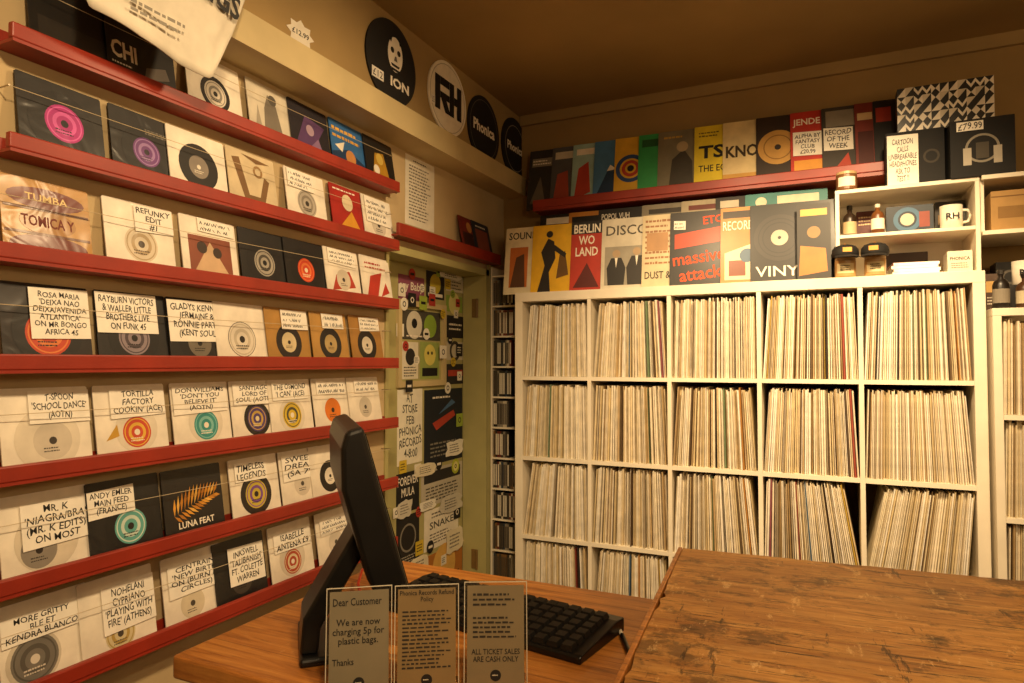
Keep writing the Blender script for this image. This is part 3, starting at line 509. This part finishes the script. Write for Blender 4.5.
def fill(c,r):
    a,b,z=cells[c,r]; p0,p1=lean.get((c,r),(random.uniform(1,4),random.uniform(-3,0)))
    out=[]; h=.314
    x=a+.002+(h*math.tan(rad(-p0)) if p0<0 else 0); prev=None
    while True:
        fr=min(1,(x-a)/(b-a)); ph=p0+(p1-p0)*fr
        t=random.choice((.0032,.0038,.0045,.0052,.006,.0075))
        if prev is not None:
            x+=(prev[1]+t)/2/math.cos(rad(ph))+random.choice((.0001,.0002,.0003,.0003,.0012))+h*max(0,math.tan(rad(prev[0]))-math.tan(rad(ph)))
        else: x+=t/2
        if x+t/2+.001+max(0,h*math.tan(rad(ph)))>b: break
        q=random.random(); kind,pal=('pale',PALE) if q<.83 else ('tan',MID) if q<.93 else ('dark',DARK) if q<.965 else ('coloured',COLR)
        out.append((x,ph,t,random.choice(pal),kind)); prev=(ph,t)
    return out,z
order=[(5,0),(5,1),(5,2),(4,0),(4,1),(4,2),(4,3),(3,0),(3,1)]
rown=['top','second','third','fourth']; coln=['first','second','third','fourth','fifth']
count=0; stuff=MB()
for c in (5,4,3,2,1,0):
    for r in range(4):
        if c==5 and r==3: continue
        recs,z=fill(c,r); yb=(NY0 if c==5 else Y0)
        ind=(c,r) in order
        if c==5: recs=recs[:9]
        for (x,ph,th,col,kind) in recs:
            dy=.006+random.random()**2*.034; th=th*.96; hh=random.choice((.298,.304,.309,.312,.314))
            zz=z+.0006+(abs(math.sin(rad(ph)))*th/2)
            if ind and count<300:
                o=bpy.data.objects.new('lp_record',lpmesh(th,col,hh)); COL.objects.link(o); o.location=(x,yb+dy,zz); o.rotation_euler=(0,rad(ph),0); count+=1
                where=f'{rown[r]} cell of the right-edge shelving' if c==5 else f'{rown[r]} row, {coln[c]} column of the large shelving'
                tag(o,f'{kind}-spined LP filed in the {where}','record',f'{kind}-spined LPs, {where}')
            else:
                stuff.M=Matrix.Translation((x,yb+dy,zz))@Matrix.Rotation(rad(ph),4,'Y'); lpgeo(stuff,th,col,.305,hh)
stuff.M=None
o=stuff.build('lp_record_rows',M_spine); tag(o,'rows of LP spines filling the left and middle cells of the large shelving','records',None,'stuff')

# ------------------------------------------------------------------ LPs on top of the unit
def LP(px,y,z,base,els,label,group,tilt=-8,rz=3,w=.313,h=.313):
    x=ony(px,250,y).x
    return cover('lp_record',label,'record',(x+w/2,y+w/2*math.sin(rad(rz)),z),w,h,.004,rad(rz),rad(tilt),base,els,group)
g='LPs standing on the large white shelving'
LP(503,2.735,1.8463,'#e9dcba',[('t','SOUND',.05,.82,.5,.93,K),('r',.08,.1,.36,.7,'#c9702c'),('p',[(.1,.1),(.33,.1),(.3,.6),(.18,.55)],'#5b3a20')],'cream LP lettered SOUND, leftmost of the front row',g)
LP(530,2.735,1.8463,'#e8b51c',[('p',[(.1,.0),(.3,.0),(.27,.3),(.36,.5),(.33,.75),(.24,.8),(.14,.6),(.2,.4)],'#1c1612'),('d',.26,.86,.05,'#1c1612'),('p',[(.38,.2),(.56,.25),(.5,.6),(.42,.55)],'#6b4a14'),('p',[(.33,.62),(.5,.5),(.52,.56),(.34,.7)],'#1c1612')],'yellow LP with a black figure',g)
LP(569,2.735,1.8463,'#171412',[('r',.0,.0,1,.82,'#b8321f'),('t','BERLIN\nWO\nLAND',.04,.5,.42,.96,W,.02),('p',[(.05,.05),(.42,.05),(.24,.4)],'#5b140d')],'red LP lettered BERLIN with a dark peak',g)
LP(600,2.735,1.8463,'#d6cdb8',[('t','DISCO',.06,.76,.64,.9,'#4a443a',.01),('r',.05,.06,.65,.6,'#9d9686'),('p',[(.1,.06),(.32,.06),(.34,.3),(.28,.44),(.14,.44),(.08,.3)],'#201c18'),('p',[(.37,.06),(.6,.06),(.63,.3),(.56,.46),(.42,.46),(.35,.3)],'#2a2520'),('d',.21,.5,.055,'#b59a78'),('d',.49,.52,.055,'#b59a78'),('p',[(.19,.44),(.23,.44),(.21,.3)],W),('p',[(.47,.46),(.51,.46),(.49,.32)],W)],'pale grey LP with two suited figures',g)
LP(641,2.735,1.8463,'#d5c49e',[('s',.04,.3,.42,.95,'#9c6b44',9),('t','DUST &',.04,.12,.38,.22,'#2a2019'),('r',.06,.5,.34,.75,'#b58a5e')],'beige brick-patterned LP in the front row',g)
LP(669,2.735,1.8463,'#221f1d',[('t','ETC',.42,.82,.66,.93,'#e8481a',.02,.08),('p',[(.06,.5),(.68,.58),(.68,.78),(.06,.7)],'#c23c16'),('t','massive\nattack',.05,.08,.70,.46,'#ee4d1c',.012,.10),('n',.05,.76,.2,.88,2)],'charcoal LP with orange-red tilted lettering',g)
LP(720,2.735,1.8463,'#b07c3d',[('t','RECORD',.03,.7,.40,.82,W,.005),('r',.03,.86,.9,.95,'#2a1c12'),('p',[(.05,.05),(.5,.05),(.5,.55),(.05,.4)],'#e0cfa8'),('r',.1,.1,.3,.3,'#7b3a1c'),('d',.32,.36,.09,'#3a5872')],'brown LP lettered RECORD',g)
LP(750,2.735,1.8463,'#0a0908',[('d',.34,.56,.30,'#231f1c'),('d',.34,.56,.25,'#0a0908',.238),('d',.34,.56,.2,'#0a0908',.188),('d',.34,.56,.1,'#b3aa97'),('d',.34,.56,.02,K),('t','VINYL',.06,.07,.66,.2,W,.008)],'black LP lettered VINYL with a grey disc',g)
LP(797,2.713,1.8463,'#1c1813',[('p',[(.05,.05),(.9,.1),(.85,.4),(.1,.45)],'#b5742c'),('d',.5,.62,.2,'#8a6a3a'),('r',.1,.84,.9,.93,'#c9a04a')],'narrow dark booklet with orange patches before the black LP',g,-6,0,.115,.29)
t=thing('display_riser','low white riser behind the front row of LPs','riser',(0,0,1.8462))
MB().box(-1.2,-.03,2.885,2.945,.072,.084).build('riser_top',M_white,t)
for x in (-1.19,-.62,-.05): MB().box(x,x+.012,2.885,2.945,.0,.072).build('riser_foot',M_white,t)
g='LPs peeking out behind the front row'; RZ=1.9306
LP(537,2.893,RZ,'#1b1815',[('r',.1,.85,.6,.95,W)],'black LP with a white strip, behind the front row',g,-9)
LP(566,2.893,RZ,'#c98430',[('r',.05,.84,.5,.93,K)],'orange LP behind the front row',g,-9)
LP(596,2.893,RZ,'#1f1b18',[('t','POPOL VUH',.05,.84,.46,.93,W)],'black LP with white title behind the pale grey one',g,-9)
LP(640,2.893,RZ,'#8f8672',[('r',.1,.86,.6,.93,'#3a332b')],'grey LP behind the front row',g,-9)
LP(680,2.893,RZ,'#b2a488',[('r',.1,.86,.9,.93,'#6b2a20')],'pale LP with a dark red strip behind the charcoal one',g,-9)
LP(715,2.893,RZ,'#211d1a',[('r',.06,.85,.3,.95,'#c9bfa8')],'dark LP behind the brown one',g,-9)
LP(745,2.893,RZ,'#3d7f7a',[('r',.4,.84,.9,.95,'#d9cdb0'),('d',.2,.88,.07,'#d9cdb0')],'teal LP behind the black one',g,-9)
SX0=ony(533,206,2.9).x; SX1=.50
t=thing('record_ledge','long red shelf on the back wall holding a row of LPs','shelf',(0,0,2.255))
MB().box(SX0,SX1,2.9,YB-.0005,0,.014).build('ledge_board',M_red,t)
MB().box(SX0,SX1,2.895,2.907,.014,.052).build('ledge_lip',M_red,t,bevel=.003)
for x in (-1.1,-.5,.05): MB().prismx([(3.0,0),(YB-.001,0),(YB-.001,-.06)],x,x+.012).build('bracket',M_red,t)
g='LPs on the red back shelf'
T=[(526,'#33302c',[('r',.05,.72,.6,.86,'#8b857a'),('s',.06,.74,.36,.84,W,2),('p',[(.05,.1),(.3,.1),(.2,.55)],'#6b655a')],'charcoal LP leftmost on the red back shelf'),
 (549,'#55565a',[('p',[(.05,.1),(.3,.15),(.26,.6),(.1,.55)],'#a84a34'),('r',.05,.8,.6,.92,'#cfc6b2')],'slate LP with a rust patch on the red back shelf'),
 (570,'#9fc0bc',[('p',[(.05,.1),(.3,.2),(.25,.7),(.1,.6)],'#b8402c'),('r',.06,.82,.5,.92,W)],'pale teal LP with a red shape on the red back shelf'),
 (592,'#4a7eb0',[('p',[(0,0),(.9,0),(.5,.45),(.25,.6)],'#1d3a5c'),('p',[(.25,.6),(.35,.52),(.2,.5)],W)],'blue LP with a mountain on the red back shelf'),
 (613,'#dfae30',[('d',.24,.5,.22,'#2a4a80',.16),('d',.24,.5,.13,'#b5402b',.08),('d',.24,.5,.05,'#1d1b1a')],'yellow LP with blue and red rings'),
 (637,'#35a057',[('r',.05,.8,.5,.92,'#1d5a30')],'plain green LP on the red back shelf'),
 (657,'#7e765f',[('p',[(.15,.0),(.5,.0),(.48,.5),(.36,.7),(.2,.55)],'#3f3a30'),('d',.34,.74,.08,'#b39f7b'),('s',.08,.86,.44,.94,'#c9a04a',1)],'dim grey-gold LP with a seated figure'),
 (694,'#e6cc2a',[('s',.06,.82,.4,.92,'#6b5c14',2),('t','TS',.06,.5,.40,.7,K,.03),('t','THE EC',.06,.3,.42,.4,K)],'yellow LP lettered TS'),
 (723,'#e2cb96',[('t','KNO',.04,.46,.46,.64,'#3a2a14',.03),('r',.0,.0,1,.22,'#cf9d4c')],'cream LP lettered KNO'),
 (757,'#2f2014',[('d',.27,.54,.25,'#c4954a'),('d',.27,.54,.04,'#2f2014'),('d',.27,.54,.18,'#8f682a',.165)],'brown LP with a large gold disc'),
 (792,'#bd3120',[('t','JENDE',.03,.78,.36,.9,W,.02),('r',.04,.06,.38,.3,'#e09a38'),('n',.03,.36,.38,.7,"ALPHA BY\nFANTASY\nCLUB\n£20.99")],'red LP with a white note and lettering'),
 (824,'#3a342d',[('p',[(.05,.0),(.36,.0),(.3,.34)],'#b8402c'),('r',.05,.72,.9,.95,'#8a8172'),('n',.02,.38,.36,.7,"RECORD\nOF THE\nWEEK")],'dark photographic LP with a white note'),
 (858,'#7b2a1c',[('r',.03,.1,.2,.6,'#4a160d'),('r',.03,.76,.2,.86,'#d9b98a')],'maroon LP on the red back shelf'),
 (877,'#191513',[('r',.03,.7,.2,.9,'#a8321f')],'black LP with a red block, rightmost on the red back shelf')]
for px,base,els,lb in T: LP(px,2.93,2.2695,base,els,lb,g,-12,4)

# ------------------------------------------------------------------ small white cabinet, boxes, jars at the right
CX0,CX1=.024,.474; CY0,CY1=2.765,3.03; CZ0,CZ1=1.8465,2.18
t=thing('display_cabinet','small open white cabinet with one shelf on top of the large shelving','cabinet',(0,0,0))
MB().box(CX0,CX0+.014,CY0,CY1,CZ0,CZ1-.014).box(CX1-.014,CX1,CY0,CY1,CZ0,CZ1-.014).box(CX0,CX1,CY0,CY1,CZ1-.014,CZ1).box(CX0+.014,CX1-.014,CY0,CY1,CZ0,CZ0+.01).build('carcass',M_white,t,bevel=.001,seg=1)
MB().box(CX0+.014,CX1-.014,CY1-.006,CY1,CZ0+.01,CZ1-.014).build('back_panel',M_white,t)
MB().box(CX0+.0142,CX1-.0142,CY0+.004,CY1-.0062,2.0,2.012).build('shelf_board',M_white,t)
t=thing('wall_shelf','white double wall shelf at the right edge','shelf',(0,0,0))
MB().box(.478,.95,2.75,3.058,2.166,2.18).build('shelf_board',M_white,t); MB().box(.478,.95,2.75,3.058,1.975,1.989).build('shelf_board',M_white,t)
MB().box(.938,.95,2.75,3.058,1.989,2.166).build('end_panel',M_white,t); MB().box(.478,.488,2.78,3.058,1.989,2.166).build('end_panel',M_white,t)
def carton(name,label,cat,x0,x1,y0,y1,z0,z1,base,els,m=None):
    w=x1-x0;h=z1-z0
    root=cover(name,label,cat,((x0+x1)/2,y0,z0+.0006),w,h-.0006,y1-y0,0,0,base,els,None,m or M_sleeve,None,'box_body',.002)
    MB().box(-w/2+.002,w/2-.002,.004,.012,h-.001,h-.0004,'#3a342c').build('lid_seam',M_ink,root)
    return root
carton('headphone_box','black carton with a handwritten headphone note','box',.195,.378,2.80,2.89,2.18,2.38,'#0c0a09',[('n',.02,.02,.56,.94,"CARTOON\nCALLS\nUNBREAKABLE\nHEADPHONES\nASK TO\nTEST !!"),('d',.78,.5,.14,'#3a342c',.1)],M_paper)
carton('headphone_box','black carton with a silver headphone picture and price tag','box',.389,.575,2.755,2.89,2.18,2.38,'#0c0a09',[('d',.5,.48,.27,'#8f887a',.23),('r',.2,.2,.33,.5,'#b3ab9b'),('r',.67,.2,.8,.5,'#b3ab9b'),('p',[(.4,.3),(.6,.3),(.6,.58),(.4,.58)],'#4b453b'),('n',.1,.8,.52,.96,"£79.99")],M_paper)
z=[]
NU,NV=11,5
for i in range(NU):
    for j in range(NV):
        u=i/NU;v=j/NV; a=1/NU; b=1/NV
        k=(i*2+j*3+(i*j)%3)%4
        if k==0: z.append(('p',[(u,v),(u+a,v),(u+a,v+b)],W))
        elif k==1: z.append(('p',[(u,v),(u+a*.5,v+b*.5),(u,v+b)],W)); z.append(('p',[(u+a,v),(u+a,v+b),(u+a*.5,v+b*.5)],W))
        elif k==2: z.append(('p',[(u,v+b),(u,v+b*.6),(u+a*.5,v),(u+a,v+b*.6),(u+a,v+b),(u+a*.5,v+b*.4)],W))
        else: z.append(('p',[(u,v),(u+a,v+b),(u,v+b)],'#d9cfbb'))
pb=cover('patterned_box','black and white geometric patterned carton on top of the headphone boxes','box',(.3825,2.815,2.3806),.295,.164,.07,0,0,K,(),None,M_sleeve,None,'box_body',.002)
mb=MB()
for q in z: mb.poly([((a-.5)*.295,b*.164) for a,b in q[1]],-.0005,q[2])
mb.build('cover_print',M_sleeve,pb); MB().box(-.145,.145,.004,.012,.1636,.1642,'#3a342c').build('lid_seam',M_ink,pb)
carton('cardboard_box','tan cardboard box on the right-edge wall shelf','box',.505,.70,2.77,3.0,1.989,2.125,'#b08a52',[('r',.1,.3,.6,.6,'#8d6a38'),('r',0,.84,1,.87,'#7b5a2e')],M_paper)
def jar(label,x,y,z,r,h,body,lid,txt=None,name='candle_jar',cat='jar',labelcol=W):
    t=thing(name,label,cat,(x,y,z+.0006))
    MB().lathe([(r*.9,0),(r,.004),(r,h*.82),(r*.94,h*.85)],24,body).build('jar_body',M_plas,t,smooth=False)
    MB().lathe([(r*.98,h*.85),(r*.98,h*.97),(r*.9,h)],24,lid).build('lid',M_plas,t)
    lb=MB(); n=10; vs=[];fs=[]
    for i in range(n+1):
        a=rad(-90-50+100*i/n); vs+= [((r+.0006)*math.cos(a),(r+.0006)*math.sin(a),h*.2),((r+.0006)*math.cos(a),(r+.0006)*math.sin(a),h*.68)]
    for i in range(n): fs.append((2*i,2*i+2,2*i+3,2*i+1))
    lb.add(vs,fs,labelcol); l=lb.build('paper_label',M_paper,t)
    if txt: MB().words(-r*.5,h*.3,r*.5,h*.6,-r-.0012,K,3).build('lettering',M_ink,l)
    return t
jar('brown candle jar with a pale label on top of the white cabinet',.064,2.80,2.18,.036,.072,'#7b5330','#c9a97a')
jar('brown candle jar under the left black cap',.054,2.725,1.846,.035,.074,'#c49a62','#d9b98a','x',labelcol='#ead6a4')
jar('brown candle jar under the right black cap',.150,2.725,1.846,.035,.074,'#c49a62','#d9b98a','x',labelcol='#ead6a4')
for x,l in ((.054,'black cap resting on the left candle jar'),(.150,'black cap resting on the right candle jar')):
    t=thing('cap',l,'cap',(x,2.725,1.9212),(0,0,rad(8 if x<.1 else -8)))
    MB().lathe([(.044,0),(.046,.012),(.044,.028),(.035,.040),(.018,.046),(.004,.047)],28,'#100e0c').build('crown',M_paper,t,smooth=True)
    MB().lathe([(.004,.0465),(.004,.0495),(.002,.051)],10,'#c98a44').build('button',M_paper,t)
    vs=[];n=12
    for i in range(n+1):
        a=rad(205+130*i/n); vs+=[(.043*math.cos(a),.043*math.sin(a),.006),(.045*math.cos(a),-.030+.070*math.sin(a),-.008)]
    o=MB().add(vs,[(2*i,2*i+1,2*i+3,2*i+2) for i in range(n)],'#15120f').build('brim',M_paper,t); o.modifiers.new('thick','SOLIDIFY').thickness=.002
    MB().rect(-.015,.015,.015,.031,-.0482,'#d9a050').build('badge',M_paper,t)
def bottle(label,x,y,z,r,h,col,cap,lab=W):
    t=thing('bottle',label,'bottle',(x,y,z+.0006))
    MB().lathe([(r*.92,0),(r,.004),(r,h*.6),(r*.8,h*.7),(r*.35,h*.78),(r*.35,h*.9)],20,col).build('bottle_body',M_plas,t,smooth=True)
    MB().lathe([(r*.42,h*.88),(r*.42,h*.985),(r*.36,h)],16,cap).build('bottle_cap',M_plas,t)
    MB().lathe([(r*1.01,h*.14),(r*1.012,h*.5)],20,lab).build('paper_label',M_paper,t)
bottle('small amber bottle on the cabinet shelf',.165,2.80,2.012,.022,.11,'#6b3f1c','#d9cfbb')
bottle('tall dark bottle at the back left of the cabinet shelf',.075,2.88,2.012,.024,.13,'#2a1c12','#1c1612','#c9b28a')
bottle('dark bottle on the right-edge shelving',.515,2.70,1.716,.024,.13,'#1c1612','#2a2622','#8a8172')
bottle('brown bottle at the right frame edge',.585,2.72,1.716,.026,.115,'#4a2f1a','#1c1612','#c9bda0')
carton('photo_block','dark blue picture block standing on the cabinet shelf','picture',.195,.345,2.835,2.86,2.012,2.115,'#1c2a38',[('d',.45,.5,.3,'#3f6a8a',.2),('d',.45,.5,.15,'#c9c0aa'),('r',.7,.2,.92,.75,'#8a3a2a')])
carton('packet','tall maroon packet behind the blue picture block','packet',.10,.17,2.95,3.01,2.012,2.13,'#5b2019',[('s',.1,.5,.9,.85,'#d9b98a',3)])
carton('packet','dark packet behind the white mug in the cabinet','packet',.36,.455,2.92,3.0,2.012,2.135,'#2a241c',[('r',.1,.3,.9,.6,'#8a6a3a')])
def mug(label,x,y,z,txt):
    t=thing('mug',label,'mug',(x,y,z+.0006))
    MB().lathe([(.03,0),(.034,.004),(.035,.082),(.0315,.082),(.030,.01)],24,W).build('mug_body',M_plas,t,smooth=True)
    MB().tube([(.033,0,.065),(.05,0,.064),(.057,0,.045),(.05,0,.024),(.033,0,.02)],.005,8,W).build('handle',M_plas,t,smooth=True)
    MB().text(txt,-.02,.03,.02,.052,-.036,K,bold=.02).build('lettering',M_ink,t)
mug('white mug with black lettering on the cabinet shelf',.395,2.81,2.012,'RH')
mug('white mug on the black speaker box at the right edge',.60,2.80,1.80,'RH')
carton('speaker_box','small black box under the white mug at the right edge','box',.54,.68,2.762,2.90,1.716,1.80,'#1a1613',[('d',.5,.5,.22,'#4a433a',.16)])
carton('packet','brown packet between the shelving side and the small black box','packet',.487,.535,2.80,2.90,1.716,1.845,'#4a3320',[('r',.1,.5,.9,.8,'#c9a05a'),('s',.15,.15,.85,.4,'#d9cfbb',3)])
carton('packet','black packet at the back of the right-edge shelving','packet',.545,.665,2.93,3.03,1.716,1.90,'#161310',[('d',.35,.7,.22,'#6b645a',.15)])
for i,(c,dx) in enumerate((('#e6dcc6',0),('#c9b795',.004),('#efe6d3',-.003),('#8a3a2a',.002))):
    lb=['white','tan','cream','dark red'][i]
    t=thing('booklet',f'{lb} booklet lying in the small stack inside the cabinet','booklet',(.283+dx,2.80,1.8570+i*.0112),(0,0,rad(-3+i*2)),'booklets stacked in the cabinet')
    MB().box(-.072,.072,0,.15,.0,.0104).build('pages',M_paper,t); MB().box(-.074,.074,-.001,.1515,.0104,.0110,c).box(-.0745,-.0721,-.001,.1515,0,.0104,c).build('cover',M_sleeve,t)
carton('gift_box','white carton with black lettering inside the cabinet at right','box',.378,.452,2.785,2.88,1.8565,1.93,'#e6dcc6',[('t','PHONICA',.1,.55,.9,.72,K,.02),('s',.15,.15,.85,.45,'#6b645a',3)])
carton('gift_box','dark brown carton behind the booklets in the cabinet','box',.20,.34,2.965,3.015,1.8565,1.96,'#3a2a1c',[('r',.2,.4,.8,.65,'#b08a52')])

# ------------------------------------------------------------------ counter
CT=1.02
c0=onz(172,655,CT); c1=onz(420,563,CT)
KX0=c0.x; KY0=c0.y; KY1=c1.y; KX1=.75
t=thing('counter','wooden shop counter with a thick plank top','counter',((KX0+KX1)/2,(KY0+KY1)/2,0))
hx=(KX1-KX0)/2; hy=(KY1-KY0)/2
MB().box(-hx,hx,-hy,hy,CT-.042,CT).build('counter_top',M_counter,t,bevel=.006,seg=3)
MB().box(-hx+.03,hx-.03,-hy+.03,-hy+.05,.001,CT-.042).build('front_panel',M_counter,t)
MB().box(-hx+.03,hx-.03,hy-.05,hy-.03,.001,CT-.042).build('back_panel',M_counter,t)
MB().box(-hx+.03,-hx+.05,-hy+.05,hy-.05,.001,CT-.042).build('side_panel',M_counter,t)
MB().box(hx-.05,hx-.03,-hy+.05,hy-.05,.001,CT-.042).build('side_panel',M_counter,t)
BT=1.14; b0=onz(683,548,BT); b1=onz(640,655,BT)
ang=math.atan2(b0.x-b1.x,b0.y-b1.y); rz=-ang*.85
t=thing('wooden_chest','battered wooden chest with a scratched plank top on the counter','chest',(b0.x,b0.y,CT+.0006),(0,0,rz))
dep=.74; wid=.98; TH=BT-CT
mb=MB(); n=60; rim=[]
def jit(a): return random.uniform(0,a)*(random.random()**2)
for i in range(n): rim.append((wid*i/n,-jit(.006)))
for i in range(40): rim.append((wid-jit(.004),-dep*i/40))
for i in range(n): rim.append((wid-wid*i/n,-dep+jit(.006)))
for i in range(40): rim.append((jit(.009),-dep+dep*i/40))
rim=rim[::-1]; m_=len(rim)
mb.add([(x,y,TH-.022) for x,y in rim]+[(x,y,TH-.0006) for x,y in rim],[tuple(range(m_-1,-1,-1)),tuple(range(m_,2*m_))]+[(i,(i+1)%m_,(i+1)%m_+m_,i+m_) for i in range(m_)])
mb.build('lid_board',M_worn,t)
MB().box(.014,wid-.012,-dep+.012,-.012,0,TH-.0225).build('carcass',M_worn,t)
MB().box(-.009,-.0008,-dep,-.004,TH-.024,TH+.0022).build('edge_strip',M_counter,t,bevel=.0015)
kc=Vector((-.622,1.226,CT+.0006))
t=thing('keyboard','black full-size computer keyboard on the counter','keyboard',kc,(0,0,rad(-8.5)))
kw,kd=.49,.18
MB().prismx([(-kd/2,0),(kd/2,0),(kd/2,.026),(kd/2-.03,.028),(-kd/2+.004,.014),(-kd/2,.011)],-kw/2,kw/2).build('keyboard_body',M_black,t,bevel=.003)
km=MB(); a=.0123; b=.0095
km.add([(-a,-.011,0),(a,-.011,0),(a,.011,0),(-a,.011,0),(-b,-.008,.009),(b,-.008,.009),(b,.009,.0095),(-b,.009,.0095)],[(0,3,2,1),(4,5,6,7),(0,1,5,4),(1,2,6,5),(2,3,7,6),(3,0,4,7)])
kmesh=km.mesh('key',M_key)
sl=math.atan2(.014,kd-.034)
for r in range(6):
    for c in range(16):
        y=-kd/2+.018+r*.0255; o=bpy.data.objects.new('key',kmesh); COL.objects.link(o); o.parent=t
        o.location=(-kw/2+.028+c*.0286+(.004*(r%3) if c<12 else 0),y,.0145+(y+kd/2-.004)*math.tan(sl)); o.rotation_euler=(sl,0,0)
mc=Vector((-.84,1.057,CT+.0006))
t=thing('monitor','black touchscreen monitor on a bent stand, seen edge-on','monitor',mc,(0,0,rad(134)))
MB().box(-.14,.05,-.04,.104,0,.014).build('base_plate',M_black,t,bevel=.005)
arm=[(-.03,.252),(.014,.217),(.099,.074),(.104,.013),(.072,.013),(.069,.055),(-.008,.184),(-.03,.21)]
MB().prismx(arm[::-1],-.12,-.02).build('stand_arm',M_black,t,bevel=.006,seg=3)
ml=Matrix.Translation((0,-.083,.105))@Matrix.Rotation(rad(-15.9),4,'X')
mb=MB(); mb.M=ml; mb.prismx([(0,0),(.054,.01),(.064,.06),(.064,.22),(.046,.29),(.03,.316),(0,.316)],-.165,.165); hb=mb.build('display_housing',M_black,t,bevel=.009,seg=3)
mb=MB(); mb.M=ml; mb.box(-.15,.15,-.002,0.0,.02,.30); mb.build('screen',M_screen,hb)
pts=[]
for px,py,dz in ((362,600,.004),(358,584,.02),(362,570,.03),(372,565,.03),(382,570,.02),(392,582,.006)):
    q=onz(px,py,CT+dz); pts.append(tuple(q))
o=MB().tube(pts,.0035,8,'#d0442a').build('cable',M_plas,smooth=True); tag(o,'short red cable curled on the counter behind the monitor','cable')
def sign(px,dep,ang,label,els,base):
    lat=(px-512)/F*dep; x=-.429*dep+.903*lat; y=.903*dep+.429*lat
    t=thing('sign_holder',label,'sign',(x,y,CT+.0006),(0,0,rad(ang)),'clear sign holders on the counter')
    w,h=.101,.163; e_=.0012
    lm=Matrix.Translation((0,0,.003))@Matrix.Rotation(rad(-7),4,'X')
    mb=MB(); mb.M=lm; mb.prism(chamfer(w,h,.004),.0012,.0036); mb.build('acrylic_panel',M_acr,t)
    mb=MB(); mb.M=lm; mb.box(-w/2,-w/2+e_,-.001,.0011,0,h,'#cfc6b0').box(w/2-e_,w/2,-.001,.0011,0,h,'#cfc6b0').box(-w/2+e_,w/2-e_,-.001,.0011,h-e_,h,'#cfc6b0'); mb.build('acrylic_edge_glint',M_plas,t)  # pale opaque rim: bright glint of the clear edges put into colour
    MB().box(-w/2,w/2,0,.055,0,.0025).build('acrylic_foot',M_acr,t)
    mb=MB(); mb.M=lm; mb.box(-w/2+.005,w/2-.005,.0,.0008,.004,h-.006,base); pp=mb.build('paper_insert',M_glossy,t)
    mb=MB(); mb.M=lm
    for e in els:
        if e[0]=='t': mb.text(e[1],(e[2]-.5)*w,e[3]*h,(e[4]-.5)*w,e[5]*h,-.0006,e[6],bold=.008)
        else: mb.words((e[1]-.5)*w,e[2]*h,(e[3]-.5)*w,e[4]*h,-.0006,e[5],e[6])
    mb.build('lettering',M_ink,pp)
    mb=MB(); mb.M=lm; mb.ring(0,.125*h,.085*w,-.0006,INK); mb.words(-.055*w,.115*h,.055*w,.14*h,-.0008,'#cfc6b0',1); mb.build('round_logo',M_ink,pp)
sign(361,1.05,36,'clear stand with a plastic bag charge notice',[('t','Dear Customer',.1,.83,.84,.90,INK),('t','We are now\ncharging 5p for\nplastic bags.',.1,.46,.88,.71,INK),('t','Thanks',.1,.29,.42,.35,INK)],'#837860')
sign(428,1.06,32,'clear stand with the refund policy notice',[('t','Phonica Records Refund\nPolicy',.08,.83,.92,.95,INK),('s',.12,.22,.88,.77,'#2a241d',15)],'#8b734c')
sign(496,1.075,27,'clear stand with the ticket sales notice',[('s',.14,.76,.86,.9,'#2a241d',3),('s',.14,.46,.86,.68,'#2a241d',5),('t','ALL TICKET SALES\nARE CASH ONLY',.12,.25,.88,.37,INK)],'#857659')
a=onz(636,668,CT+.006); b=onz(619,628,CT+.006)
t=thing('pen','thin dark pen with a pale tip lying by the chest','pen',(0,0,0))
m=a.lerp(b,.8)
MB().tube([tuple(a),tuple(m)],.0045,10,'#1c1814').build('barrel',M_plas,t,smooth=True); MB().tube([tuple(m),tuple(b)],.0038,10,'#d9cfbb').build('pen_cap',M_plas,t,smooth=True)

# ------------------------------------------------------------------ lights
def spot(loc,target,e,size=70,blend=.8,col=(1,.71,.385),r=.07):
    l=bpy.data.lights.new('spot_lamp','SPOT'); l.energy=e; l.spot_size=rad(size); l.spot_blend=blend; l.color=col; l.shadow_soft_size=r
    o=bpy.data.objects.new('spot_lamp',l); COL.objects.link(o); o.location=loc
    o.rotation_euler=(Vector(target)-Vector(loc)).to_track_quat('-Z','Y').to_euler()
spot((-.45,1.25,2.70),(-.35,2.75,1.45),112,72,.9)
spot((.25,1.5,2.70),(.0,2.75,1.65),215,68,1.0)
spot((.05,1.85,2.72),(-1.48,1.5,1.65),76,80,.9)
spot((0,.2,2.70),(-1.48,1.15,1.5),100,75,.9)
spot((.5,.1,2.70),(.05,1.2,1.0),80,80)
def point(loc,e,r=.2):  # added fill lights without a fixture, to lift the ceiling and frontal surfaces
    l=bpy.data.lights.new('fill_light','POINT'); l.energy=e; l.shadow_soft_size=r; l.color=(1,.71,.385)
    o=bpy.data.objects.new('fill_light',l); COL.objects.link(o); o.location=loc
point((.9,-.5,2.1),27); point((1.3,1.2,2.1),13)
w=bpy.data.worlds.new('world'); S.world=w; w.use_nodes=True; w.node_tree.nodes['Background'].inputs[0].default_value=(.9,.65,.38,1); w.node_tree.nodes['Background'].inputs[1].default_value=.05
S.view_settings.view_transform='Standard'; S.view_settings.look='None'
print('individual LPs',count)
